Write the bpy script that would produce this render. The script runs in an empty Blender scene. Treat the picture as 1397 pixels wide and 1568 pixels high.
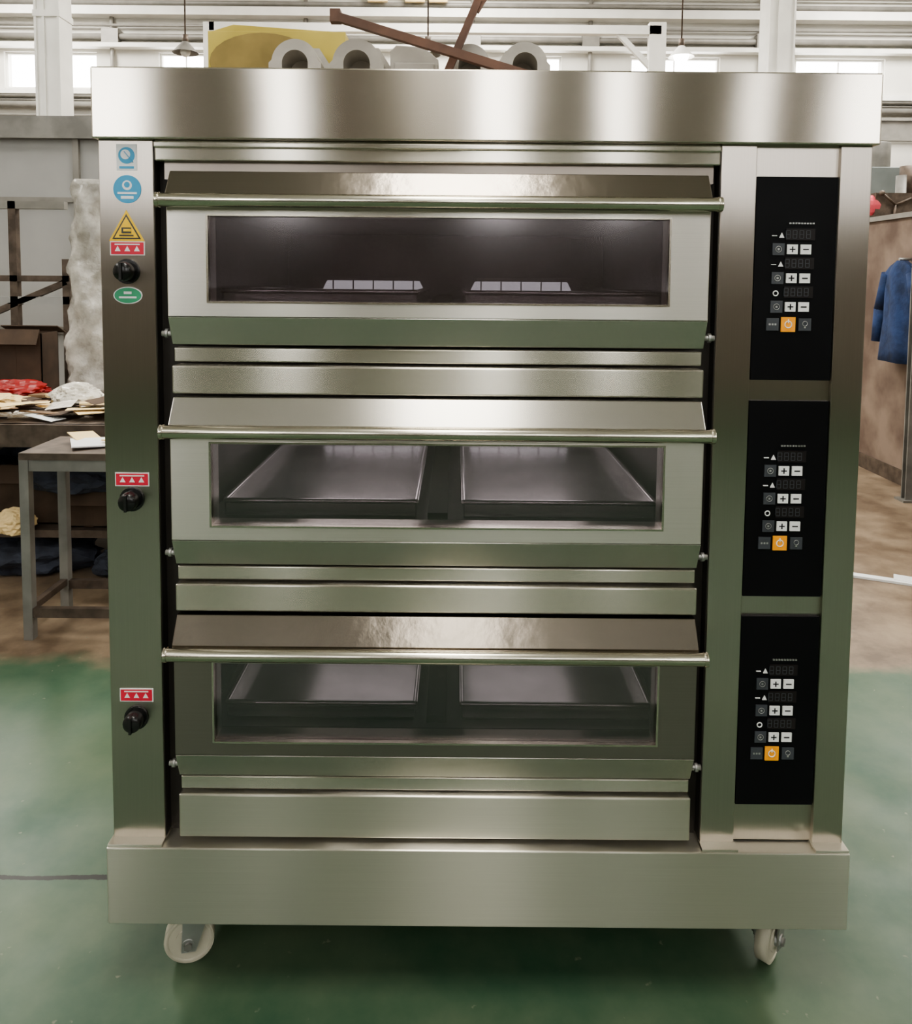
import bpy, bmesh, math, random
from mathutils import Vector, Matrix
random.seed(7)
scene = bpy.context.scene
COL = scene.collection

# ------------------------------------------------------------------ materials
def newmat(name):
    m = bpy.data.materials.new(name); m.use_nodes = True
    nt = m.node_tree
    return m, nt, nt.nodes["Principled BSDF"]

def noise_col(nt, c1, c2, scale, detail=4, vscale=(1,1,1), lo=.35, hi=.65):
    tc = nt.nodes.new("ShaderNodeTexCoord"); mp = nt.nodes.new("ShaderNodeMapping")
    mp.inputs["Scale"].default_value = vscale
    nz = nt.nodes.new("ShaderNodeTexNoise"); nz.inputs["Scale"].default_value = scale
    nz.inputs["Detail"].default_value = detail
    cr = nt.nodes.new("ShaderNodeValToRGB")
    cr.color_ramp.elements[0].position = lo; cr.color_ramp.elements[1].position = hi
    cr.color_ramp.elements[0].color = (*c1, 1); cr.color_ramp.elements[1].color = (*c2, 1)
    nt.links.new(tc.outputs["Object"], mp.inputs[0]); nt.links.new(mp.outputs[0], nz.inputs["Vector"])
    nt.links.new(nz.outputs[0], cr.inputs[0])
    return cr, nz

def pbr(name, c, rough=.5, metal=0., var=.12, scale=6, emit=0, bump=0, c2=None, vscale=(1,1,1), lo=.35, hi=.65, spec=.5):
    m, nt, b = newmat(name)
    if c2 is None:
        c1 = tuple(x*(1-var) for x in c); c2 = tuple(min(1, x*(1+var)) for x in c)
    else: c1 = c
    cr, nz = noise_col(nt, c1, c2, scale, vscale=vscale, lo=lo, hi=hi)
    nt.links.new(cr.outputs[0], b.inputs["Base Color"])
    b.inputs["Roughness"].default_value = rough; b.inputs["Metallic"].default_value = metal
    b.inputs["Specular IOR Level"].default_value = spec
    if emit:
        b.inputs["Emission Color"].default_value = (*c, 1); b.inputs["Emission Strength"].default_value = emit
    if bump:
        bp = nt.nodes.new("ShaderNodeBump"); bp.inputs["Strength"].default_value = bump
        bp.inputs["Distance"].default_value = .02
        nt.links.new(nz.outputs[0], bp.inputs["Height"]); nt.links.new(bp.outputs[0], b.inputs["Normal"])
    return m

def steel(name, c, rough=.25, aniso=1.0, T=(0,.02,1), grain=(.5,1,260), smudge=0):
    m, nt, b = newmat(name)
    cr, nz = noise_col(nt, tuple(x*.955 for x in c), tuple(x*1.04 for x in c), 6, 5, grain, .3, .7)
    nt.links.new(cr.outputs[0], b.inputs["Base Color"])
    b.inputs["Metallic"].default_value = 1
    mr = nt.nodes.new("ShaderNodeMapRange")
    mr.inputs["To Min"].default_value = rough-.02; mr.inputs["To Max"].default_value = rough+.02
    nt.links.new(nz.outputs[0], mr.inputs[0]); nt.links.new(mr.outputs[0], b.inputs["Roughness"])
    b.inputs["Anisotropic"].default_value = aniso
    cx = nt.nodes.new("ShaderNodeCombineXYZ")
    for i in range(3): cx.inputs[i].default_value = T[i]
    nt.links.new(cx.outputs[0], b.inputs["Tangent"])
    tc = nt.nodes.new("ShaderNodeTexCoord"); wv = nt.nodes.new("ShaderNodeTexNoise"); wv.inputs['Scale'].default_value=3.0; wv.inputs['Detail'].default_value=1
    if smudge:
        wv.inputs['Scale'].default_value=16; wv.inputs['Detail'].default_value=5
    bp = nt.nodes.new("ShaderNodeBump"); bp.inputs['Strength'].default_value=.15; bp.inputs['Distance'].default_value=.006
    nt.links.new(tc.outputs['Object'], wv.inputs['Vector']); nt.links.new(wv.outputs[0], bp.inputs['Height']); nt.links.new(bp.outputs[0], b.inputs['Normal'])
    return m

M = {}
M['steel'] = steel('brushed_steel', (.65,.615,.54))
M['steel_base'] = steel('brushed_steel_base', (.64,.61,.53), rough=.285)
M['steel_canopy'] = steel('brushed_steel_canopy', (.60,.555,.485), rough=.2)
M['steel_door'] = steel('brushed_steel_door', (.69,.66,.60), .30, .8)
M['steel_door_low'] = steel('brushed_steel_door_dark_reflection', (.28,.25,.225), .3, .6)  # same steel, bottom door's darker reflection put into the colour
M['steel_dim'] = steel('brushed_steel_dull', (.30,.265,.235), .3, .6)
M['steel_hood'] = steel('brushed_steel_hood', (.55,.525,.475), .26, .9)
M['steel_hood_dim'] = steel('brushed_steel_hood_dark_reflection', (.26,.23,.195), .2, .6, smudge=1)  # top and bottom hoods: darker reflection put into the steel colour
M['steel_col'] = steel('brushed_steel_column', (.52,.48,.43), .30, 1.0, T=(1,.02,0), grain=(260,1,.5))
M['handle'] = pbr('polished_handle', (.56,.53,.45), .2, 1, .03)
M['gap'] = pbr('gap_shade', (.035,.03,.026), .5, .3)  # near-black colour stands in for shade in the gaps
M['cavity'] = pbr('oven_cavity', (.20,.18,.18), .4, .6)
M['tray'] = pbr('aluminium_tray', (.78,.76,.76), .24, .85)
M['black'] = pbr('black_panel', (.006,.006,.007), .45, spec=.12)
M['knob'] = pbr('black_plastic', (.012,.012,.012), .22)
M['btn_dark'] = pbr('button_grey', (.05,.055,.065), .5)
M['btn_white'] = pbr('button_white', (.80,.80,.80), .5, 0, .02)
M['btn_orange'] = pbr('button_orange', (.95,.38,.02), .5, 0, .03)
M['display'] = pbr('display_window', (.018,.015,.015), .4, spec=.2)
M['red'] = pbr('sticker_red', (.62,.03,.06), .45, 0, .05)
M['blue'] = pbr('sticker_blue', (.05,.32,.55), .45, 0, .05)
M['white'] = pbr('sticker_white', (.75,.77,.78), .45, 0, .03)
M['yellow'] = pbr('sticker_yellow', (.85,.55,.03), .45, 0, .03)
M['green'] = pbr('sticker_green', (.05,.33,.17), .45, 0, .05)
M['glowpanel'] = pbr('chamber_glow_panel', (.95,.97,1.), .4, 0, .02, emit=.75)  # added glow, imitates the bright blocks behind the door glass
M['rubber'] = pbr('caster_cream_wheel', (.50,.47,.38), .5)
M['zinc'] = pbr('zinc_bracket', (.42,.42,.41), .4, .8)
M['paintgrey'] = pbr('painted_grey_steel', (.20,.195,.18), .5, .3, .2)
M['rust'] = pbr('worn_steel', (.11,.085,.068), .55, .5, .3, 14)
M['whitepaint'] = pbr('white_paint', (.77,.76,.72), .6, 0, .07, 3)
M['wall'] = pbr('hall_wall_plaster', (.62,.605,.56), .85, 0, .12, .8)
M['wallfront'] = pbr('hall_wall_front', (.175,.155,.13), .85, 0, .15, .6)
M['wallside'] = pbr('hall_wall_side', (.36,.34,.30), .85, 0, .1, .6)
M['shed'] = pbr('grey_cladding', (.33,.33,.32), .6, 0, .08, 1.5)
M['conduit'] = pbr('conduit_grey', (.23,.22,.20), .5, .2)
M['card'] = pbr('cardboard', (.24,.15,.085), .85, 0, .15)
M['carddark'] = pbr('dark_cardboard', (.07,.045,.03), .85, 0, .25)
M['cream'] = pbr('cream_paper', (.78,.60,.32), .8, 0, .1)
M['bag'] = pbr('crumpled_plastic', (.64,.61,.54), .22, 0, .12, 16, bump=1.0)
M['wrap'] = pbr('plastic_wrap', (.30,.285,.255), .2, 0, .3, 9, bump=1.0, c2=(.58,.56,.52))
M['redplastic'] = pbr('red_plastic', (.30,.018,.018), .4)
M['darkcloth'] = pbr('dark_cloth', (.03,.035,.05), .9, 0, .5, 8)
M['bluecloth'] = pbr('blue_work_cloth', (.016,.035,.10), .9, 0, .35, 10, bump=.6)
M['grime'] = pbr('grimy_plaster', (.10,.066,.05), .8, 0, .3, 3.0, c2=(.22,.165,.128))
M['wood'] = pbr('brown_timber', (.11,.055,.035), .6, 0, .3, 10)
M['casting'] = pbr('grey_casting', (.40,.38,.34), .6, .2, .15, 8)
M['foam'] = pbr('yellow_insulation', (.47,.38,.09), .8, 0, .15, 5)
M['foamdark'] = pbr('olive_stain', (.24,.18,.06), .8, 0, .2, 9)
M['pink'] = pbr('red_rag', (.65,.10,.13), .8)
M['machine'] = pbr('machine_grey_green', (.15,.17,.165), .5, .1, .15, 3)
M['ywsign'] = pbr('yellow_sign', (.85,.62,.12), .6)
M['lampbulb'] = pbr('lit_bulb', (1,.98,.93), .4, emit=14)
M['tube'] = pbr('fill_light_tube', (1,.98,.94), .4, emit=5)  # glowing tubes of the added ceiling lights

def glassmat():
    m, nt, b = newmat('tinted_oven_glass')
    out = nt.nodes['Material Output']
    tr = nt.nodes.new('ShaderNodeBsdfTransparent'); tr.inputs[0].default_value = (.62,.59,.61,1)
    gl = nt.nodes.new('ShaderNodeBsdfGlossy'); gl.inputs['Roughness'].default_value = .14
    gl.inputs['Color'].default_value = (.95,.90,.92,1)
    fr = nt.nodes.new('ShaderNodeFresnel'); fr.inputs[0].default_value = 1.5
    ad = nt.nodes.new('ShaderNodeMath'); ad.operation = 'ADD'; ad.inputs[1].default_value = .09
    mx = nt.nodes.new('ShaderNodeMixShader')
    nt.links.new(fr.outputs[0], ad.inputs[0]); nt.links.new(ad.outputs[0], mx.inputs[0])
    nt.links.new(tr.outputs[0], mx.inputs[1]); nt.links.new(gl.outputs[0], mx.inputs[2])
    nt.links.new(mx.outputs[0], out.inputs[0])
    return m
M['glass'] = glassmat()

def floormat():
    m, nt, b = newmat('painted_concrete_floor')
    N = nt.nodes; L = nt.links
    tc = N.new("ShaderNodeTexCoord"); sp = N.new("ShaderNodeSeparateXYZ"); L.new(tc.outputs['Object'], sp.inputs[0])
    nz = N.new("ShaderNodeTexNoise"); nz.inputs['Scale'].default_value = 2.0; nz.inputs['Detail'].default_value = 9; nz.inputs['Roughness'].default_value=.62
    L.new(tc.outputs['Object'], nz.inputs['Vector'])
    g = N.new("ShaderNodeValToRGB"); g.color_ramp.elements[0].color = (.030,.078,.046,1); g.color_ramp.elements[1].color = (.100,.138,.085,1)
    g.color_ramp.elements[0].position=.35; g.color_ramp.elements[1].position=.68
    L.new(nz.outputs[0], g.inputs[0])
    n2 = N.new("ShaderNodeTexNoise"); n2.inputs['Scale'].default_value = 3.5; n2.inputs['Detail'].default_value = 11; n2.inputs['Roughness'].default_value=.65
    L.new(tc.outputs['Object'], n2.inputs['Vector'])
    br = N.new("ShaderNodeValToRGB"); br.color_ramp.elements[0].color = (.12,.085,.058,1); br.color_ramp.elements[1].color = (.28,.215,.15,1)
    br.color_ramp.elements[0].position=.36; br.color_ramp.elements[1].position=.64
    L.new(n2.outputs[0], br.inputs[0])
    ma = N.new("ShaderNodeMath"); ma.operation='MULTIPLY_ADD'; ma.inputs[1].default_value = .6
    L.new(nz.outputs[0], ma.inputs[0]); L.new(sp.outputs[1], ma.inputs[2])
    mr = N.new("ShaderNodeMapRange"); mr.inputs['From Min'].default_value = 1.76; mr.inputs['From Max'].default_value = 1.90
    L.new(ma.outputs[0], mr.inputs[0])
    mix = N.new("ShaderNodeMix"); mix.data_type='RGBA'
    L.new(mr.outputs[0], mix.inputs[0]); L.new(g.outputs[0], mix.inputs[6]); L.new(br.outputs[0], mix.inputs[7])
    n3 = N.new("ShaderNodeTexNoise"); n3.inputs['Scale'].default_value = 28; n3.inputs['Detail'].default_value = 3
    L.new(tc.outputs['Object'], n3.inputs['Vector'])
    sk = N.new("ShaderNodeMapRange"); sk.inputs['From Min'].default_value=.70; sk.inputs['From Max'].default_value=.76; L.new(n3.outputs[0], sk.inputs[0])
    mix3 = N.new("ShaderNodeMix"); mix3.data_type='RGBA'; mix3.inputs[7].default_value=(.18,.19,.14,1)
    L.new(sk.outputs[0], mix3.inputs[0]); L.new(mix.outputs[2], mix3.inputs[6])
    wob = N.new("ShaderNodeMath"); wob.operation='MULTIPLY_ADD'; wob.inputs[1].default_value=-.05; L.new(n2.outputs[0], wob.inputs[0]); L.new(sp.outputs[1], wob.inputs[2])
    sb = N.new("ShaderNodeMath"); sb.operation='SUBTRACT'; sb.inputs[1].default_value=.325; L.new(wob.outputs[0], sb.inputs[0])
    ab = N.new("ShaderNodeMath"); ab.operation='ABSOLUTE'; L.new(sb.outputs[0], ab.inputs[0])
    lt = N.new("ShaderNodeMath"); lt.operation='LESS_THAN'; lt.inputs[1].default_value=.008; L.new(ab.outputs[0], lt.inputs[0])
    lx = N.new("ShaderNodeMath"); lx.operation='LESS_THAN'; lx.inputs[1].default_value=0; L.new(sp.outputs[0], lx.inputs[0])
    mu = N.new("ShaderNodeMath"); mu.operation='MULTIPLY'; L.new(lt.outputs[0], mu.inputs[0]); L.new(lx.outputs[0], mu.inputs[1])
    mix2 = N.new("ShaderNodeMix"); mix2.data_type='RGBA'; mix2.inputs[7].default_value=(.008,.009,.007,1)
    L.new(mu.outputs[0], mix2.inputs[0]); L.new(mix3.outputs[2], mix2.inputs[6])
    L.new(mix2.outputs[2], b.inputs['Base Color'])
    rr = N.new("ShaderNodeMapRange"); rr.inputs['To Min'].default_value=.26; rr.inputs['To Max'].default_value=.6
    L.new(n2.outputs[0], rr.inputs[0]); L.new(rr.outputs[0], b.inputs['Roughness'])
    b.inputs['Specular IOR Level'].default_value=.4
    return m
M['floor'] = floormat()

# ------------------------------------------------------------------ mesh builder
class B:
    def __init__(s, name):
        s.name=name; s.bm=bmesh.new(); s.mats=[]
    def mi(s, k):
        if k not in s.mats: s.mats.append(k)
        return s.mats.index(k)
    def _tag(s, faces, k, smooth=False):
        i=s.mi(k)
        for f in faces: f.material_index=i; f.smooth=smooth
    def box(s,x0,x1,y0,y1,z0,z1,k,mat=None):
        vs=[s.bm.verts.new(p) for p in [(x0,y0,z0),(x1,y0,z0),(x1,y1,z0),(x0,y1,z0),(x0,y0,z1),(x1,y0,z1),(x1,y1,z1),(x0,y1,z1)]]
        fs=[s.bm.faces.new([vs[i] for i in q]) for q in [(0,3,2,1),(4,5,6,7),(0,1,5,4),(1,2,6,5),(2,3,7,6),(3,0,4,7)]]
        s._tag(fs,k)
        if mat is not None:
            for v in vs: v.co = mat @ v.co
        return s
    def obox(s,c,size,k,rot=(0,0,0)):
        from mathutils import Euler
        m=Matrix.Translation(c)@Euler(rot).to_matrix().to_4x4()
        a,b_,c_=[q/2 for q in size]
        return s.box(-a,a,-b_,b_,-c_,c_,k,m)
    def beam(s,p0,p1,w,h,k):
        p0=Vector(p0);p1=Vector(p1);d=p1-p0
        m=Matrix.Translation((p0+p1)/2)@d.to_track_quat('Z','Y').to_matrix().to_4x4()
        l=d.length/2
        return s.box(-w/2,w/2,-h/2,h/2,-l,l,k,m)
    def prism(s,prof,a0,a1,k,axis='x'):
        def P(a,p):
            return (a,p[0],p[1]) if axis=='x' else ((p[0],a,p[1]) if axis=='y' else (p[0],p[1],a))
        A=[s.bm.verts.new(P(a0,p)) for p in prof]; C=[s.bm.verts.new(P(a1,p)) for p in prof]
        n=len(prof); fs=[s.bm.faces.new(A),s.bm.faces.new(C[::-1])]
        for i in range(n): fs.append(s.bm.faces.new([A[i],C[i],C[(i+1)%n],A[(i+1)%n]]))
        s._tag(fs,k); bmesh.ops.recalc_face_normals(s.bm,faces=fs)
        return s
    def band(s,outer,inner,y0,y1,k):
        n=len(outer); V=[[s.bm.verts.new((p[0],yy,p[1])) for p in pl] for yy in (y0,y1) for pl in (outer,inner)]
        o0,i0,o1,i1=V; fs=[]
        for j in range(n-1):
            fs.append(s.bm.faces.new([o0[j],o0[j+1],i0[j+1],i0[j]])); fs.append(s.bm.faces.new([o1[j],i1[j],i1[j+1],o1[j+1]]))
            fs.append(s.bm.faces.new([o0[j],o1[j],o1[j+1],o0[j+1]])); fs.append(s.bm.faces.new([i0[j],i0[j+1],i1[j+1],i1[j]]))
        for j in (0,n-1): fs.append(s.bm.faces.new([o0[j],i0[j],i1[j],o1[j]]))
        s._tag(fs,k); bmesh.ops.recalc_face_normals(s.bm,faces=fs)
        return s
    def cyl(s,p0,p1,r,k,seg=24,r2=None,caps=True):
        p0=Vector(p0);p1=Vector(p1);d=p1-p0
        m=Matrix.Translation((p0+p1)/2)@d.to_track_quat('Z','Y').to_matrix().to_4x4()
        g=bmesh.ops.create_cone(s.bm,cap_ends=caps,segments=seg,radius1=r,radius2=r if r2 is None else r2,depth=d.length,matrix=m)
        fs=set(f for v in g['verts'] for f in v.link_faces)
        i=s.mi(k)
        for f in fs: f.material_index=i; f.smooth=len(f.verts)==4
        return s
    def sph(s,c,r,k,sc=(1,1,1),seg=20,noise=0):
        g=bmesh.ops.create_uvsphere(s.bm,u_segments=seg,v_segments=seg//2,radius=r)
        for v in g['verts']:
            q=v.co.copy()
            if noise: q*=1+random.uniform(-noise,noise)
            v.co=Vector((q.x*sc[0],q.y*sc[1],q.z*sc[2]))+Vector(c)
        s._tag(set(f for v in g['verts'] for f in v.link_faces),k,not noise)
        return s
    def torus(s,c,R,r,k,axis='y',seg=36,ms=12):
        rows=[]
        for i in range(seg):
            a=2*math.pi*i/seg; row=[]
            for j in range(ms):
                t=2*math.pi*j/ms; rad=R+r*math.cos(t); h=r*math.sin(t)
                p=(rad*math.cos(a),h,rad*math.sin(a)) if axis=='y' else ((h,rad*math.cos(a),rad*math.sin(a)) if axis=='x' else (rad*math.cos(a),rad*math.sin(a),h))
                row.append(s.bm.verts.new(Vector(p)+Vector(c)))
            rows.append(row)
        fs=[]
        for i in range(seg):
            for j in range(ms):
                fs.append(s.bm.faces.new([rows[i][j],rows[(i+1)%seg][j],rows[(i+1)%seg][(j+1)%ms],rows[i][(j+1)%ms]]))
        s._tag(fs,k,True); bmesh.ops.recalc_face_normals(s.bm,faces=fs)
        return s
    def ring(s,o,i_,y0,y1,k):
        s.box(o[0],i_[0],y0,y1,o[2],o[3],k); s.box(i_[1],o[1],y0,y1,o[2],o[3],k)
        s.box(i_[0],i_[1],y0,y1,o[2],i_[2],k); s.box(i_[0],i_[1],y0,y1,i_[3],o[3],k)
        return s
    def frame(s,o,i_,y0,y1,k):
        oc=[(o[0],o[2]),(o[1],o[2]),(o[1],o[3]),(o[0],o[3])]; ic=[(i_[0],i_[2]),(i_[1],i_[2]),(i_[1],i_[3]),(i_[0],i_[3])]
        V={}
        for nm,c in (('o',oc),('i',ic)):
            for q in range(4):
                for yy in (0,1): V[nm,q,yy]=s.bm.verts.new((c[q][0],(y0,y1)[yy],c[q][1]))
        fs=[]
        for q in range(4):
            r=(q+1)%4
            fs.append(s.bm.faces.new([V['o',q,0],V['o',r,0],V['i',r,0],V['i',q,0]]))
            fs.append(s.bm.faces.new([V['o',q,1],V['i',q,1],V['i',r,1],V['o',r,1]]))
            fs.append(s.bm.faces.new([V['o',q,0],V['o',q,1],V['o',r,1],V['o',r,0]]))
            fs.append(s.bm.faces.new([V['i',q,0],V['i',r,0],V['i',r,1],V['i',q,1]]))
        s._tag(fs,k); bmesh.ops.recalc_face_normals(s.bm,faces=fs)
        return s
    def done(s,parent=None,bevel=0,origin=None,subsurf=0):
        me=bpy.data.meshes.new(s.name); 
        if parent is None:
            if origin is None:
                xs=[v.co for v in s.bm.verts]
                origin=Vector(((min(v.x for v in xs)+max(v.x for v in xs))/2,(min(v.y for v in xs)+max(v.y for v in xs))/2,min(v.z for v in xs)))
            origin=Vector(origin)
            for v in s.bm.verts: v.co-=origin
        s.bm.to_mesh(me); s.bm.free()
        for k in s.mats: me.materials.append(M[k])
        o=bpy.data.objects.new(s.name,me); COL.objects.link(o)
        if parent is None: o.location=origin
        else:
            o.parent=parent; o.matrix_parent_inverse=Matrix.Translation(-parent.location)
        if bevel:
            bv=o.modifiers.new('bevel','BEVEL'); bv.width=bevel; bv.segments=3; bv.limit_method='ANGLE'; bv.angle_limit=math.radians(50)
        return o
def empty(name,loc):
    e=bpy.data.objects.new(name,None); e.location=loc; e.empty_display_size=.2; COL.objects.link(e); return e

# ------------------------------------------------------------------ hall shell
HX0,HX1,HY0,HY1,HZ=-9,9,-9,10,6.2
B('floor').box(HX0-.2,HX1+.2,HY0-.2,HY1+.2,-.12,0,'floor').done(origin=(0,0,0))
B('ceiling').box(HX0-.2,HX1+.2,HY0-.2,HY1+.2,HZ,HZ+.12,'whitepaint').done()
B('wall_left').box(HX0-.2,HX0,HY0,HY1,0,HZ,'wallside').done()
B('wall_right').box(HX1,HX1+.2,HY0,HY1,0,HZ,'wallside').done()
def wall_open(name,y0,y1,wins,z0,z1,k):
    b=B(name); b.box(HX0-.2,HX1+.2,y0,y1,0,z0,k); b.box(HX0-.2,HX1+.2,y0,y1,z1,HZ,k)
    x=HX0-.2
    for a,c in wins: b.box(x,a,y0,y1,z0,z1,k); x=c
    b.box(x,HX1+.2,y0,y1,z0,z1,k)
    return b.done()
backw=[(-6.6,-5.25),(-4.35,-3.6),(.7,1.5),(2.5,3.8),(4.9,6.2)]
wall_open('wall_back',HY1,HY1+.2,backw,4.3,4.82,'wall')
frontw=[(-5.7,-4.25),(-2.6,-2.1),(.25,.85),(1.95,2.4),(3.9,4.3),(5.1,6.1)]
wall_open('wall_front',HY0-.2,HY0,frontw,2.5,5.6,'wallfront')
n=1
for (a,c) in backw:
    b=B(f'window_{n}'); n+=1
    b.ring((a,c,4.3,4.82),(a+.03,c-.03,4.33,4.79),HY1+.05,HY1+.1,'whitepaint')
    k=max(2,int((c-a)/.6))
    for i in range(1,k): x=a+(c-a)*i/k; b.box(x-.008,x+.008,HY1+.06,HY1+.09,4.34,4.78,'whitepaint')
    b.done()
for (a,c) in frontw:
    b=B(f'window_{n}'); n+=1
    b.ring((a,c,2.5,5.6),(a+.04,c-.04,2.55,5.55),HY0-.12,HY0-.06,'paintgrey')
    b.box(a+.04,c-.04,HY0-.11,HY0-.07,4.0,4.05,'paintgrey')
    b.done()
b=B('wall_conduit_pipes')
for z,r in [(5.50,.035),(5.18,.022),(5.02,.045),(4.93,.02),(4.18,.03),(4.05,.05),(3.7,.03),(3.9,.015),(5.62,.015),(4.12,.012)]:
    b.cyl((HX0,HY1-.08,z),(HX1,HY1-.08,z),r,'conduit',10)
for x in [-7.4,-5,-2.2,.2,1.9,4.4,6.7,8]:
    b.cyl((x,HY1-.06,3.2),(x,HY1-.06,5.9),.03,'conduit',8); b.box(x-.12,x+.12,HY1-.14,HY1-.01,4.92,5.12,'conduit')
b.done()
b=B('trim_1'); b.box(HX0,HX1,HY1-.15,HY1,4.86,4.92,'whitepaint'); b.box(HX0,HX1,HY1-.12,HY1,4.2,4.27,'whitepaint'); b.box(HX0,HX1,HY1-.2,HY1,5.3,5.42,'whitepaint'); b.done()
for i,x in enumerate([-1.15,-.62,-.30]):
    b=B('yellow_wall_sign'); b.box(x-.13,x+.13,HY1-.24,HY1-.2,5.5,5.68,'ywsign'); b.ring((x-.14,x+.14,5.49,5.69),(x-.12,x+.12,5.51,5.67),HY1-.25,HY1-.2,'cream'); b.done()
def hallcol(x,y,w,k='whitepaint'):
    b=B('steel_hall_column')
    b.box(x-w/2,x+w/2,y-w/2,y+w/2,0,HZ-.001,k)
    b.box(x-w/2-.05,x+w/2+.05,y-w/2-.05,y+w/2+.05,0,.03,k)
    for q in (-.5,-.18,.42): b.box(x+w*q,x+w*q+.02,y-w/2-.015,y-w/2,.03,HZ-.001,k)
    for z in (1.2,2.6,4.0,5.2): b.box(x-w/2-.01,x+w/2+.01,y-w/2-.02,y+w/2+.01,z,z+.06,k)
    b.done()
hallcol(-3.85,6,.235); hallcol(3.82,8,.31)
hallcol(-1.1,-6,.35,'rust'); hallcol(3.2,-6,.35,'rust'); hallcol(-3.0,-7,.3,'rust')  # unseen columns added behind the camera for dark bands in the steel
b=B('white_gantry_frame'); b.box(-2.98,2.42,7.95,8.05,4.52,4.62,'whitepaint'); b.box(-3.05,-2.92,7.95,8.05,0,4.62,'whitepaint'); b.box(2.28,2.48,7.95,8.05,0,4.66,'whitepaint')
b.beam((-2.98,8,4.1),(-2.5,8,4.55),.06,.06,'whitepaint'); b.beam((2.35,8,4.1),(1.9,8,4.55),.06,.06,'whitepaint'); b.done()
b=B('crane_rail_beam'); b.box(4.2,8.9,8.9,9.0,3.72,3.76,'conduit'); b.box(4.2,8.9,8.93,8.97,3.5,3.72,'conduit'); b.box(4.2,8.9,8.9,9.0,3.46,3.5,'conduit')
for x in (4.4,6.4,8.4): b.box(x-.06,x+.06,8.88,9.02,0,3.46,'conduit')
b.done()
for i,(x,lit) in enumerate([(-2.77,0),(-.31,0),(2.26,1)]):
    b=B('pendant_lamp'); y=6.5; z=3.9
    b.cyl((x,y,z+.06),(x,y,HZ-.001),.008,'rust',8); b.cyl((x,y,z+.05),(x,y,z+.13),.03,'rust',16)
    b.cyl((x,y,z-.05),(x,y,z+.06),.13,'paintgrey' if not lit else 'whitepaint',24,.03,False)
    b.sph((x,y,z-.04),.05 if not lit else .075,'lampbulb' if lit else 'whitepaint'); b.done()

def fill_luminaire(x,y,w,l,e):  # unseen ceiling lights, added to light the hall
    em=empty('ceiling_fill_light',(x,y,HZ-.1))
    b=B('housing'); b.box(x-w/2-.04,x+w/2+.04,y-l/2-.04,y+l/2+.04,HZ-.08,HZ-.001,'whitepaint')
    for i in range(3):
        xx=x-w/2+w*(i+.5)/3; b.cyl((xx,y-l/2,HZ-.11),(xx,y+l/2,HZ-.11),.025,'tube',10)
    b.done(em)
    ld=bpy.data.lights.new('lamp','AREA'); ld.shape='RECTANGLE'; ld.size=w; ld.size_y=l; ld.energy=e; ld.color=(1,.96,.885)
    lo=bpy.data.objects.new('lamp',ld); COL.objects.link(lo); lo.parent=em; lo.location=(0,0,-.08)
for x in (-6,0,6):
    for y,e in ((-6,55),(-1.8,140),(3.2,185),(7.6,400)):
        fill_luminaire(x,y,1.0,2.4,e)

# ------------------------------------------------------------------ OVEN
OL,OR=-.748,.864
DL,DR=-.592,.517
HZs=[1.750,1.281,.812]
oven=empty('three_deck_bakery_oven',(.058,.5,0))
b=B('base_plinth'); b.box(OL,OR,-.012,1.15,.187,.362,'steel_base'); b.done(oven,.003)
b=B('base_column_feet')
for a,c in ((OL+.002,-.628),(.543,.622),(.790,OR-.002)): b.box(a,c,-.010,.06,.362,.368,'steel_base')
b.done(oven,.001)
b=B('top_canopy'); b.box(OL,OR,-.004,1.16,1.878,2.022,'steel_canopy'); b.done(oven,.0035)
b=B('left_column'); b.box(-.743,-.630,.015,.10,.366,1.878,'steel_col'); b.done(oven,.002)
b=B('control_columns'); b.box(.546,.620,.015,.10,.366,1.878,'steel_col'); b.box(.793,.858,.015,.10,.366,1.878,'steel_col'); b.done(oven,.002)
b=B('control_backing'); b.box(.620,.793,.026,.10,.366,1.878,'steel_col'); b.done(oven)
b=B('body_shell')
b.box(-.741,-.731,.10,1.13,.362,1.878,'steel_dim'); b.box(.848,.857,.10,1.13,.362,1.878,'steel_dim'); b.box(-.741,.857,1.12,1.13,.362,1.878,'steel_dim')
b.done(oven)
b=B('inner_face_frame')
zz=[.362]
for hz in HZs[::-1]: zz+= [hz-.222,hz-.012]
zz.append(1.878)
for i in range(0,len(zz),2): b.box(-.632,.548,.05,.07,zz[i],zz[i+1],'gap')
for hz in HZs: b.box(-.632,-.55,.05,.07,hz-.222,hz-.012,'gap'); b.box(.475,.548,.05,.07,hz-.222,hz-.012,'gap')
b.box(-.632,-.629,.02,.07,.366,1.878,'gap'); b.box(.5445,.547,.02,.07,.366,1.878,'gap')
b.done(oven)
b=B('front_header_strip'); b.box(-.626,.543,.012,.05,1.836,1.878,'steel'); b.box(-.626,.543,.004,.03,1.862,1.874,'steel'); b.done(oven,.003)
b=B('header_recess'); b.box(-.612,.535,.030,.05,1.80,1.836,'steel_dim'); b.done(oven)
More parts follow.
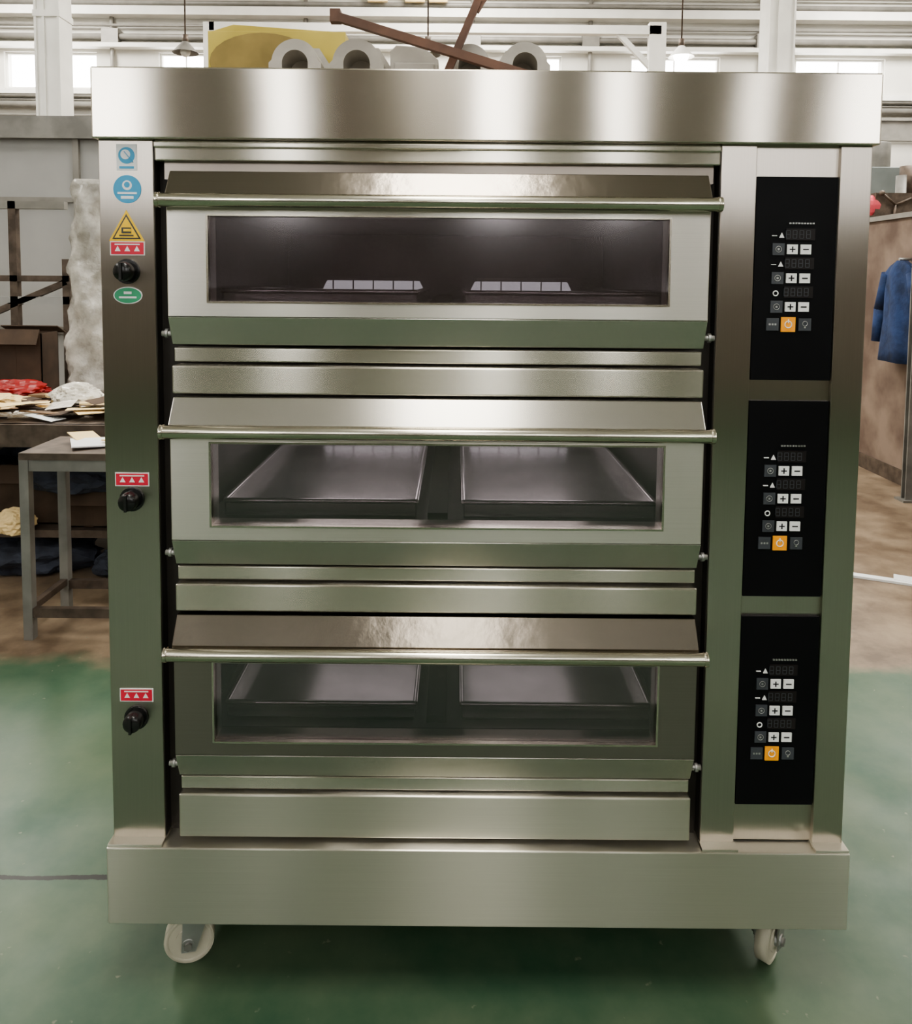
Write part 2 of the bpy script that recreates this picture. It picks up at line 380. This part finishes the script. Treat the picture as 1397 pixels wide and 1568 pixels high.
for d,hz in enumerate(HZs):
    nm='_%d'%(d+1)
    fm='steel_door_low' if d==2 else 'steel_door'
    b=B('chamber'+nm)
    b.box(-.56,.485,.07,.98,hz-.232,hz-.222,'cavity'); b.box(-.56,.485,.07,.98,hz-.012,hz-.004,'cavity')
    b.box(-.57,-.56,.07,.98,hz-.232,hz-.004,'cavity'); b.box(.485,.495,.07,.98,hz-.232,hz-.004,'cavity'); b.box(-.57,.495,.98,.99,hz-.232,hz-.004,'cavity')
    b.box(-.060,-.015,.09,.97,hz-.222,hz-.205,'gap')
    b.done(oven)
    b=B('baking_trays'+nm)
    for cx in (-.30,.235):
        x0,x1,y0,y1=cx-.215,cx+.215,.10,.86; z=hz-.218
        b.box(x0,x1,y0,y1,z,z+.004,'tray')
        for q in ((x0,x1,y0,y0+.004),(x0,x0+.004,y0,y1),(x1-.004,x1,y0,y1)): b.box(*q,z,z+.034,'tray')
        b.box(x0,x1,y1-.004,y1,z,z+.014,'tray')
        for p,q in (((x0,y0),(x1,y0)),((x1,y0),(x1,y1)),((x0,y1),(x0,y0))): b.cyl((*p,z+.035),(*q,z+.035),.006,'tray',10)
        b.box(cx-.17,cx+.17,.93,.96,hz-.215,hz-.148,'cavity')
    b.done(oven,.001)
    b=B('chamber_glow_panels'+nm)  # added emissive panels at the rear, stand-ins for bright reflections
    for cx in (-.27,.21):
        b.prism([(cx-.17,hz-.202),(cx+.17,hz-.202),(cx+.15,hz-.162),(cx-.15,hz-.162)],.925,.93,'glowpanel','y')
        for q in range(5): b.box(cx-.13+q*.065-.002,cx-.13+q*.065+.002,.921,.925,hz-.202,hz-.162,'cavity')
    b.done(oven)
    for cx in (-.25,.19):
        ld=bpy.data.lights.new('chamber_fill_light'+nm,'AREA'); ld.shape='RECTANGLE'; ld.size=.30; ld.size_y=.5; ld.energy=(.32,1.5,.40)[d]; ld.color=(1,.95,.92)  # added fill lights, brighten the trays behind the glass
        lo=bpy.data.objects.new('chamber_fill_light'+nm,ld); COL.objects.link(lo); lo.parent=oven; lo.location=(cx-.058,.0,hz-.016)
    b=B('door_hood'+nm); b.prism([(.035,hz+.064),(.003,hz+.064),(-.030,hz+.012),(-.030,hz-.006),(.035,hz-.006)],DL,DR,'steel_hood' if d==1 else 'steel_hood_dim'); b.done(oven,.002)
    b=B('door_frame'+nm)
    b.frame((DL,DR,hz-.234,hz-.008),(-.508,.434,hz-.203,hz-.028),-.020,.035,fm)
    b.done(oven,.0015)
    b=B('door_lower_lip'+nm)
    b.prism([(-.020,hz-.235),(.004,hz-.294),(.035,hz-.294),(.035,hz-.235)],DL,DR,'steel_hood'); b.done(oven,.0015)
    b=B('window_trim'+nm); b.frame((-.511,.437,hz-.206,hz-.025),(-.507,.433,hz-.202,hz-.029),-.0225,-.012,'handle'); b.done(oven)
    b=B('door_glass'+nm); b.box(-.508,.434,-.012,-.007,hz-.203,hz-.028,'glass'); b.done(oven)
    b=B('door_handle'+nm)
    b.cyl((DL-.006,-.047,hz),(DR+.008,-.047,hz),.0140,'handle',32)
    for x in (DL-.006,DR+.008): b.cyl((x-.004,-.047,hz),(x+.004,-.047,hz),.0155,'handle',32)
    for x in (DL+.03,-.04,DR-.03): b.cyl((x,-.047,hz),(x,-.02,hz),.006,'zinc',12)
    b.done(oven,.001)
    b=B('hinge_pins'+nm)
    for x0,x1 in ((DL-.024,DL),(DR,DR+.024)):
        b.cyl((x0,.012,hz-.272),(x1,.012,hz-.272),.006,'zinc',16); 
    b.cyl((DL-.017,.012,hz-.272),(DL-.010,.012,hz-.272),.010,'zinc',6); b.cyl((DR+.010,.012,hz-.272),(DR+.017,.012,hz-.272),.010,'zinc',6)
    b.done(oven)
    b=B('deck_strip'+nm); b.box(DL,DR,.012,.05,hz-.331,hz-.301,'steel'); b.done(oven,.003)
    b=B('deck_fascia'+nm); b.box(DL-.003,DR+.003,.004,.05,hz-(.398 if d<2 else .436),hz-.338,'steel_base' if d==2 else 'steel'); b.done(oven,.004)
    t=hz+.065; bt=hz-.360; y=.018
    b=B('control_panel'+nm); b.box(.622,.791,y,.03,bt,t,'black'); b.done(oven,.001)
    b=B('panel_buttons'+nm)
    cx=.702
    yb=y-.0025
    def sq(x,z,w,h,k,dy=0): b.box(x-w/2,x+w/2,yb-dy,y+.001,z-h/2,z+h/2,k)
    for r in range(3):
        z=hz-.085-.060*r
        sq(cx+.014,z+.031,.060,.024,'display')
        for dx in (-.012,.002,.016,.030):
            for (ox,oz,w,h) in ((-.004,0,.0012,.016),(.004,0,.0012,.016),(0,.008,.008,.0012),(0,0,.008,.0012),(0,-.008,.008,.0012)):
                sq(cx+dx+ox,z+.031+oz,w,h,'btn_dark',.0003)
        if r==2: b.torus((cx-.034,yb,z+.028),.005,.0012,'btn_white')
        else: b.prism([(cx-.030,z+.024),(cx-.020,z+.024),(cx-.025,z+.034)],yb,y,'btn_white','y'); sq(cx-.040,z+.028,.010,.0015,'btn_white')
        sq(cx-.031,z,.025,.025,'btn_dark')
        b.torus((cx-.031,yb-.0003,z),.006,.0006,'zinc'); sq(cx-.031,z,.004,.004,'zinc',.0004)
        for dx,plus in ((-.002,1),(.026,0)):
            sq(cx+dx,z,.022,.020,'btn_white')
            sq(cx+dx,z,.012,.0025,'black',.0006)
            if plus: sq(cx+dx,z,.0025,.012,'black',.0006)
    z=hz-.242
    sq(cx-.038,z,.026,.026,'btn_dark')
    for i in range(3): sq(cx-.044+i*.006,z,.004,.004,'zinc',.0004)
    sq(cx-.005,z,.030,.031,'btn_orange'); b.torus((cx-.005,yb-.0003,z),.007,.001,'btn_white'); sq(cx-.005,z+.007,.002,.008,'btn_white',.0008)
    sq(cx+.030,z,.026,.026,'btn_dark'); b.torus((cx+.030,yb-.0003,z+.002),.005,.0006,'zinc'); sq(cx+.030,z-.006,.004,.003,'zinc',.0004)
    for i in range(9): sq(cx-.008+i*.006,hz-.031,.004,.003,'zinc')
    b.done(oven)
    zk=hz-(.143,.157,.170)[d]; zr=hz-(.095,.115,.121)[d]
    b=B('vent_knob'+nm)
    b.cyl((-.686,.0155,zk),(-.686,.008,zk),.026,'knob',32); b.cyl((-.686,.010,zk),(-.686,-.016,zk),.021,'knob',32,.019)
    b.sph((-.686,-.016,zk),.019,'knob',(1,.35,1)); b.box(-.689,-.683,-.026,-.010,zk-.018,zk+.018,'knob'); b.done(oven,.001)
    b=B('red_label'+nm); b.box(-.722,-.650,.0135,.016,zr-.0145,zr+.0145,'white'); b.box(-.720,-.652,.0130,.014,zr-.0125,zr+.0125,'red')
    for i in range(3):
        x=-.706+i*.02; b.prism([(x-.006,zr-.006),(x+.006,zr-.006),(x,zr+.005)],.0125,.0135,'white','y')
    b.box(-.712,-.660,.0125,.0135,zr+.007,zr+.0095,'white')
    b.done(oven)
def disc(b,x,z,rx,rz,k,y0,n=40): b.prism([(x+rx*math.cos(2*math.pi*i/n),z+rz*math.sin(2*math.pi*i/n)) for i in range(n)],y0,.0155,k,'y')
b=B('quality_label'); x,z=-.684,1.842
b.box(x-.021,x+.021,.0135,.0155,z-.027,z+.027,'white'); disc(b,x,z+.004,.017,.017,'blue',.0130); disc(b,x-.002,z+.006,.010,.010,'white',.0125)
b.beam((x-.004,.0122,z+.012),(x+.014,.0122,z-.010),.005,.001,'blue'); b.box(x-.015,x+.015,.0128,.0135,z-.023,z-.018,'blue'); b.done(oven)
b=B('blue_round_sticker'); z=1.777; disc(b,x,z,.029,.029,'blue',.0135); disc(b,x,z+.008,.010,.010,'white',.0130); disc(b,x,z+.009,.006,.006,'blue',.0125)
b.box(x-.020,x+.020,.013,.014,z-.010,z-.006,'white'); b.box(x-.013,x+.013,.013,.014,z-.020,z-.014,'white'); b.done(oven)
b=B('warning_triangle'); x=-.687; z=1.700
b.prism([(x-.037,z-.030),(x+.037,z-.030),(x,z+.034)],.0135,.0155,'yellow','y'); b.prism([(x-.030,z-.026),(x+.030,z-.026),(x,z+.026)],.0130,.0155,'knob','y'); b.prism([(x-.025,z-.023),(x+.025,z-.023),(x,z+.020)],.0125,.0155,'yellow','y')
b.box(x-.010,x+.010,.012,.013,z-.014,z-.002,'knob'); b.box(x-.006,x+.010,.0115,.013,z-.010,z-.005,'yellow'); b.box(x-.015,x+.015,.012,.013,z-.020,z-.017,'knob'); b.done(oven)
b=B('green_oval_sticker'); z=1.557; disc(b,x,z,.030,.018,'white',.0137); disc(b,x,z,.028,.016,'green',.0132); b.box(x-.018,x+.018,.0125,.0135,z-.006,z-.002,'white'); b.box(x-.008,x+.008,.0125,.0135,z+.003,z+.008,'white'); b.done(oven)
def caster(name,x,y,ang):
    b=B(name); R=.056
    b.cyl((0,-.014,R),(0,.014,R),R,'rubber',48); b.torus((0,-.010,R),R-.006,.006,'rubber'); b.torus((0,.010,R),R-.006,.006,'rubber')
    b.cyl((0,-.018,R),(0,.018,R),.030,'rubber',32); b.cyl((0,-.036,R),(0,.036,R),.010,'paintgrey',6); b.cyl((0,-.031,R),(0,.031,R),.015,'zinc',20)
    for s_ in (-1,1):
        yy=s_*.026; b.prism([(-.016,R-.018),(.016,R-.018),(.055,.150),(-.010,.150)],yy-.002,yy+.002,'zinc','y')
    b.box(-.02,.06,-.03,.03,.148,.155,'zinc'); b.cyl((.02,0,.152),(.02,0,.178),.024,'zinc',24); b.box(-.035,.075,-.045,.045,.178,.187,'zinc')
    b.box(.045,.085,-.02,.02,.100,.106,'zinc')
    m=Matrix.Translation((x,y,0))@Matrix.Rotation(ang,4,'Z')
    for v in b.bm.verts: v.co=m@v.co
    b.done(oven)
caster('caster_1',-.612,.108,math.radians(12)); caster('caster_2',.752,.125,math.radians(50))
caster('caster_3',-.60,1.02,math.radians(20)); caster('caster_4',.74,1.02,math.radians(-30))

# ------------------------------------------------------------------ things on top of the oven
T=2.022
b=B('yellow_insulation_block')
b.box(-.665,-.30,.50,.60,T,T+.225,'foam'); b.prism([(-.665,T+.225),(-.60,T+.245),(-.33,T+.228),(-.30,T+.225)],.51,.60,'foam','y')
b.prism([(-.52+.14*math.cos(2*math.pi*i/24),T+.145+.075*math.sin(2*math.pi*i/24)) for i in range(24)],.494,.502,'foamdark','y'); b.done(bevel=.008)
def bracket(x,y,r):
    b=B('cast_bearing_housing')
    n=24; h=.105
    outer=[(x-r*1.12,T),(x-r*1.12,T+h)]+[(x+r*math.cos(math.pi*(1-i/n)),T+h+r*math.sin(math.pi*(1-i/n))) for i in range(1,n)]+[(x+r*1.12,T+h),(x+r*1.12,T)]
    inner=[(x-r*.55,T),(x-r*.55,T+h)]+[(x+r*.55*math.cos(math.pi*(1-i/n)),T+h+r*.55*math.sin(math.pi*(1-i/n))) for i in range(1,n)]+[(x+r*.55,T+h),(x+r*.55,T)]
    b.band(outer,inner,y-.05,y+.05,'casting')
    b.prism([(x-r*1.25,T),(x-r*1.25,T+h+.02),(x-r*.75,T+h+r*1.1),(x+r*.75,T+h+r*1.1),(x+r*1.25,T+h+.02),(x+r*1.25,T)],y+.05,y+.080,'casting','y')
    b.box(x-r*1.25,x+r*1.25,y-.06,y+.080,T,T+.02,'casting')
    b.done()
bracket(-.405,.405,.058); bracket(-.252,.405,.060); bracket(.028,.405,.050); bracket(.165,.405,.056)
b=B('cast_iron_block'); b.prism([(-.170,T),(-.170,T+.14),(-.155,T+.155),(-.085,T+.150),(-.050,T+.12),(-.050,T)],.37,.47,'casting','y'); b.box(-.16,-.06,.36,.37,T+.03,T+.11,'casting'); b.cyl((-.11,.35,T+.07),(-.11,.37,T+.07),.02,'casting',20); b.done(bevel=.003)
b=B('timber_stick'); b.beam((-.30,.315,T+.205),(.30,.247,T+.012),.022,.020,'wood'); b.box(-.31,-.285,.303,.330,T+.19,T+.22,'wood'); b.done()
b=B('timber_stick'); b.beam((-.06,.328,T+.0),(.048,.328,T+.252),.018,.018,'wood'); b.beam((.040,.328,T+.225),(.062,.328,T+.262),.012,.020,'wood'); b.done()

# ------------------------------------------------------------------ left side background
b=B('office_partition')
b.box(-8.6,-1.2,5.0,5.08,0,2.72,'shed'); b.box(-8.7,-1.1,4.93,5.15,2.72,2.9,'paintgrey'); b.box(-8.6,-1.2,4.97,5.0,2.2,2.24,'conduit'); b.box(-8.6,-1.2,4.97,5.0,1.1,1.16,'conduit')
for x in (-5.8,-4.5,-3.2,-1.9): b.box(x,x+.05,4.965,5.0,0,2.72,'conduit')
b.done()
b=B('steel_gate_frame')
for x in (-3.9,-3.42,-2.95,-2.60): b.box(x-.025,x+.025,3.60,3.65,0,2.08 if x!=-2.6 else 1.7,'rust')
b.box(-3.92,-2.6,3.60,3.65,2.03,2.08,'conduit'); b.box(-3.92,-2.58,3.60,3.65,1.55,1.59,'rust'); b.box(-3.92,-2.58,3.60,3.65,1.40,1.45,'shed'); b.beam((-3.42,3.62,1.2),(-2.6,3.62,1.55),.04,.04,'rust')
b.done()
wb=empty('workbench',(-2.4,2.75,0))
b=B('bench_frame')
b.box(-3.4,-1.35,2.15,3.4,.82,.87,'rust'); b.box(-3.4,-1.35,2.13,2.17,.76,.87,'rust')
for x in (-3.35,-1.42):
    for y in (2.2,3.3): b.box(x-.03,x+.03,y-.03,y+.03,0,.82,'rust')
b.box(-3.35,-1.42,2.4,3.3,.22,.26,'rust'); b.box(-3.35,-1.42,3.28,3.30,.26,.82,'gap'); b.done(wb)
b=B('steel_side_table')
X0,X1,Y0,Y1=-1.88,-1.22,1.70,2.06
b.box(X0,X1,Y0,Y1,.80,.83,'rust')
for x in (X0+.02,X1-.02):
    for y in (Y0+.02,Y1-.02): b.box(x-.02,x+.02,y-.02,y+.02,0,.80,'paintgrey' if x<-1.5 else 'rust')
for y in (Y0+.02,Y1-.02): b.box(X0+.02,X1-.02,y-.015,y+.015,.10,.14,'rust'); b.box(X0+.02,X1-.02,y-.015,y+.015,.75,.80,'paintgrey')
for x in (X0+.02,X1-.02): b.box(x-.015,x+.015,Y0+.02,Y1-.02,.12,.15,'rust')
b.done()
def lumpy(name,c,size,k,parent=None,amp=.25):
    bm=bmesh.new(); bmesh.ops.create_icosphere(bm,subdivisions=4,radius=.5)
    rnd=random.Random(sum(map(ord,name))+int(c[0]*100))
    ph=[(Vector((rnd.uniform(-1,1),rnd.uniform(-1,1),rnd.uniform(-1,1)))*(7 if i<6 else 22),rnd.uniform(0,6),1 if i<6 else .5) for i in range(14)]
    for v in bm.verts:
        s=sum(w*math.sin(p.dot(v.co)*2+o) for p,o,w in ph)/10
        v.co*=1+amp*s*1.8
        v.co=Vector((v.co.x*size[0],v.co.y*size[1],max(v.co.z*size[2],-size[2]*.36)))
    mz=min(v.co.z for v in bm.verts)
    for v in bm.verts: v.co.z-=mz
    me=bpy.data.meshes.new(name); bm.to_mesh(me); bm.free(); me.materials.append(M[k])
    o=bpy.data.objects.new(name,me); COL.objects.link(o)
    o.location=Vector(c)-(parent.location if parent else Vector((0,0,0)))
    if parent: o.parent=parent
    return o
lumpy('plastic_bag_1',(-2.10,2.68,.872),(.27,.22,.15),'bag',wb); lumpy('plastic_bag_2',(-1.78,2.72,.872),(.24,.22,.15),'bag',wb)
lumpy('red_plastic_sheet',(-2.60,2.95,.872),(.42,.2,.12),'redplastic',wb); lumpy('yellow_bag',(-2.50,2.60,.872),(.30,.18,.09),'cream',wb)
b=B('paper_sheets')
rnd=random.Random(3)
for i in range(60):
    b.obox((rnd.uniform(-2.85,-1.55),rnd.uniform(2.24,2.50),.876+.0012*i),(rnd.uniform(.07,.22),rnd.uniform(.05,.18),.002),rnd.choice(['cream','card','white','cream','bag','carddark','card']),(rnd.uniform(-.12,.12),rnd.uniform(-.12,.12),rnd.uniform(-.9,.9)))
for i in range(24):
    b.obox((rnd.uniform(-2.8,-1.6),rnd.uniform(2.5,2.95),.885+.001*i),(rnd.uniform(.05,.12),rnd.uniform(.05,.10),rnd.uniform(.004,.03)),rnd.choice(['cream','card','carddark','rust','bag']),(0,0,rnd.uniform(-.9,.9)))
b.done(wb)
b=B('paper_scraps'); b.obox((-1.62,1.86,.846),(.2,.14,.006),'white',(.08,.05,.5)); b.obox((-1.48,1.9,.852),(.18,.16,.006),'cream',(-.05,.1,1.1)); b.obox((-1.40,1.86,.885),(.14,.12,.05),'card',(0,0,.3)); b.obox((-1.33,1.80,.86),(.06,.05,.055),'blue',(0,0,.3)); b.obox((-1.70,1.93,.86),(.12,.10,.004),'cream',(.25,.1,.9)); b.done(origin=(-1.5,1.86,.831))
def cbox(x0,x1,y0,y1,z0,z1,name='cardboard_box',k='card',par=None):
    b=B(name); w=.006
    b.box(x0,x1,y0,y1,z0,z0+w,k); b.box(x0,x1,y0,y0+w,z0,z1,k); b.box(x0,x1,y1-w,y1,z0,z1,k); b.box(x0,x0+w,y0,y1,z0,z1,k); b.box(x1-w,x1,y0,y1,z0,z1,k)
    b.obox(((x0+x1)/2,y0-.04,z1-.02),((x1-x0),.10,w),k,(1.1,0,0)); b.obox(((x0+x1)/2,y1+.05,z1+.01),((x1-x0),.12,w),k,(-.4,0,0)); b.box((x0+x1)/2-.025,(x0+x1)/2+.025,y0-.001,y0,z0,z1,k); b.done(par)
cbox(-2.88,-2.52,3.12,3.32,.872,1.24,k='carddark')
cbox(-2.45,-2.12,2.5,2.8,.262,.56,'stored_box_1','carddark',wb)
cbox(-2.06,-1.82,2.45,2.7,.262,.46,'stored_box_2','carddark',wb)
cbox(-1.75,-1.50,2.45,2.7,.262,.55,'stored_box_3','carddark',wb)
lumpy('stored_cloth_1',(-2.75,2.7,.262),(.5,.4,.4),'darkcloth',wb); lumpy('stored_cloth_2',(-2.3,2.55,0.001),(.7,.35,.22),'darkcloth',wb); lumpy('stored_cloth_3',(-2.25,2.95,.262),(.9,.3,.5),'darkcloth',wb)
lumpy('stored_cloth_4',(-1.7,2.5,0.001),(.4,.35,.2),'darkcloth',wb); lumpy('stored_bag_1',(-2.28,2.36,.262),(.2,.15,.14),'cream',wb); lumpy('stored_cloth_5',(-2.0,2.42,.47),(.5,.2,.18),'darkcloth',wb)
b=B('plastic_wrapped_bundle'); n=28; rows=[]
NZ=44; zs=[.873+i*1.30/NZ for i in range(NZ+1)]
rnd=random.Random(11)
for j,z in enumerate(zs):
    f=j/NZ; rx=.165*(1-.45*f)+.012*math.sin(j*.8); ry=.11*(1-.3*f); row=[]
    for i in range(n):
        a=2*math.pi*i/n; k=1+.12*math.sin(3*a+j*.35)+.05*math.sin(7*a-j*.9)+rnd.uniform(-.05,.05)
        row.append(b.bm.verts.new((-2.24+rx*k*math.cos(a),3.20+ry*k*math.sin(a),z)))
    rows.append(row)
fs=[]
for j in range(NZ):
    for i in range(n): fs.append(b.bm.faces.new([rows[j][i],rows[j][(i+1)%n],rows[j+1][(i+1)%n],rows[j+1][i]]))
fs.append(b.bm.faces.new(rows[-1])); fs.append(b.bm.faces.new(rows[0][::-1])); b._tag(fs,'wrap',True)
b.done()

# ------------------------------------------------------------------ right side background
b=B('dividing_wall')
b.box(3.52,3.62,3.0,5.45,0,2.1,'grime'); b.box(3.50,3.64,2.98,5.47,2.1,2.14,'conduit'); b.box(3.505,3.52,3.0,5.45,0,.12,'rust'); b.box(3.505,3.52,5.35,5.45,0,2.1,'rust')
b.done()
b=B('steel_post'); b.box(3.28,3.34,3.98,3.99,0,3.15,'paintgrey'); b.box(3.28,3.34,4.03,4.04,0,3.15,'paintgrey'); b.box(3.305,3.315,3.99,4.03,0,3.15,'paintgrey'); b.box(3.25,3.37,3.95,4.07,0,.015,'paintgrey'); b.box(3.26,3.36,3.96,4.06,3.15,3.17,'paintgrey'); b.done()
YC=4.40
e=empty('blue_work_coat',(3.40,YC,1.72))
b=B('coat_body'); n=28; rows=[]
prof=[(1.76,.05,.03),(1.72,.13,.045),(1.66,.20,.055),(1.5,.17,.06),(1.3,.17,.065),(1.1,.20,.07),(.98,.22,.075)]
dirw=Vector((0,1,0)); nrm=Vector((-1,0,0)); base=Vector((3.515,YC,0))
for z,w,t in prof:
    row=[]
    for i in range(n):
        a=2*math.pi*i/n; fold=1+.12*math.sin(5*a+z*4)
        p=base+dirw*(w*fold*math.cos(a))+nrm*(t*fold*math.sin(a)+.105); row.append(b.bm.verts.new((p.x,p.y,z)))
    rows.append(row)
fs=[]
for j in range(len(rows)-1):
    for i in range(n): fs.append(b.bm.faces.new([rows[j][i],rows[j][(i+1)%n],rows[j+1][(i+1)%n],rows[j+1][i]]))
fs.append(b.bm.faces.new(rows[0])); fs.append(b.bm.faces.new(rows[-1])); b._tag(fs,'bluecloth',True); bmesh.ops.recalc_face_normals(b.bm,faces=fs)
for sgn in (-1,1):
    p0=base+dirw*.17*sgn+nrm*.105+Vector((0,0,1.66)); p1=base+dirw*.26*sgn+nrm*.11+Vector((0,0,1.38)); p2=base+dirw*.27*sgn+nrm*.12+Vector((0,0,1.12))
    b.cyl(p0,p1,.055,'bluecloth',16,.05); b.cyl(p1,p2,.05,'bluecloth',16,.045)
p=base+nrm*.005+Vector((0,0,1.77)); b.cyl(p,p+nrm*.12,.012,'zinc',10)
b.done(e)
b=B('drill_press')
x,y=4.75,7.0
b.box(x-.35,x+.35,y-.3,y+.3,0,.12,'paintgrey'); b.cyl((x+.1,y,.1),(x+.1,y,2.75),.07,'paintgrey',20); b.box(x-.25,x+.22,y-.12,y+.12,2.3,2.55,'rust'); b.cyl((x-.15,y,1.9),(x-.15,y,2.3),.04,'zinc',16)
b.box(x-.3,x+.2,y-.2,y+.2,1.2,1.26,'rust'); b.cyl((x+.16,y,2.55),(x+.16,y,2.85),.09,'rust',20)
for i in range(3):
    a=2*math.pi*i/3+.4; b.cyl((x-.05,y-.15,2.42),(x-.05+.2*math.cos(a),y-.17,2.42+.2*math.sin(a)),.014,'rust',8); b.sph((x-.05+.2*math.cos(a),y-.17,2.42+.2*math.sin(a)),.03,'rust')
b.sph((x-.24,y-.05,2.42),.10,'pink',(1,.8,1.1),16,.05); b.done()
b=B('milling_machine')
x,y=5.35,8.1
b.box(x-.45,x+.45,y-.4,y+.4,0,.2,'machine'); b.box(x-.25,x+.35,y-.1,y+.4,.2,2.7,'machine'); b.box(x-.5,x+.3,y-.35,y+.3,2.55,2.95,'machine'); b.cyl((x-.35,y-.2,2.0),(x-.35,y-.2,2.6),.09,'zinc',20)
b.box(x-.7,x+.5,y-.55,y-.1,1.3,1.42,'machine'); b.box(x-.15,x+.25,y-.45,y-.1,.2,1.3,'machine'); b.cyl((x-.3,y-.2,2.95),(x-.3,y-.2,3.25),.13,'paintgrey',24); b.done(bevel=.01)
b=B('white_floor_strip'); b.obox((2.35,2.45,.007),(.55,.05,.012),'white',(0,0,-.42)); b.obox((2.5,2.42,.012),(.3,.09,.006),'white',(0,0,-.5)); b.done()

# ------------------------------------------------------------------ world + camera
w=bpy.data.worlds.new('World'); scene.world=w; w.use_nodes=True
bg=w.node_tree.nodes['Background']; bg.inputs[0].default_value=(1,.985,.96,1); bg.inputs[1].default_value=12.0

cd=bpy.data.cameras.new('cam'); cam=bpy.data.objects.new('camera',cd); COL.objects.link(cam); scene.camera=cam
cd.sensor_fit='HORIZONTAL'; cd.sensor_width=36; cd.lens=1200/1397*36
cd.shift_y=-(784-509)/1397
cd.clip_start=.05
pitch=math.radians(4); roll=math.radians(.5)
F=Vector((0,math.cos(pitch),-math.sin(pitch))); U=Vector((0,math.sin(pitch),math.cos(pitch))); R=Vector((1,0,0))
R2=R*math.cos(roll)+U*math.sin(roll); U2=-R*math.sin(roll)+U*math.cos(roll)
m=Matrix((R2,U2,-F)).transposed().to_4x4(); m.translation=(0,-1.626,1.6); cam.matrix_world=m
try: scene.view_settings.look='AgX - Medium High Contrast'
except Exception as ex: print(ex)
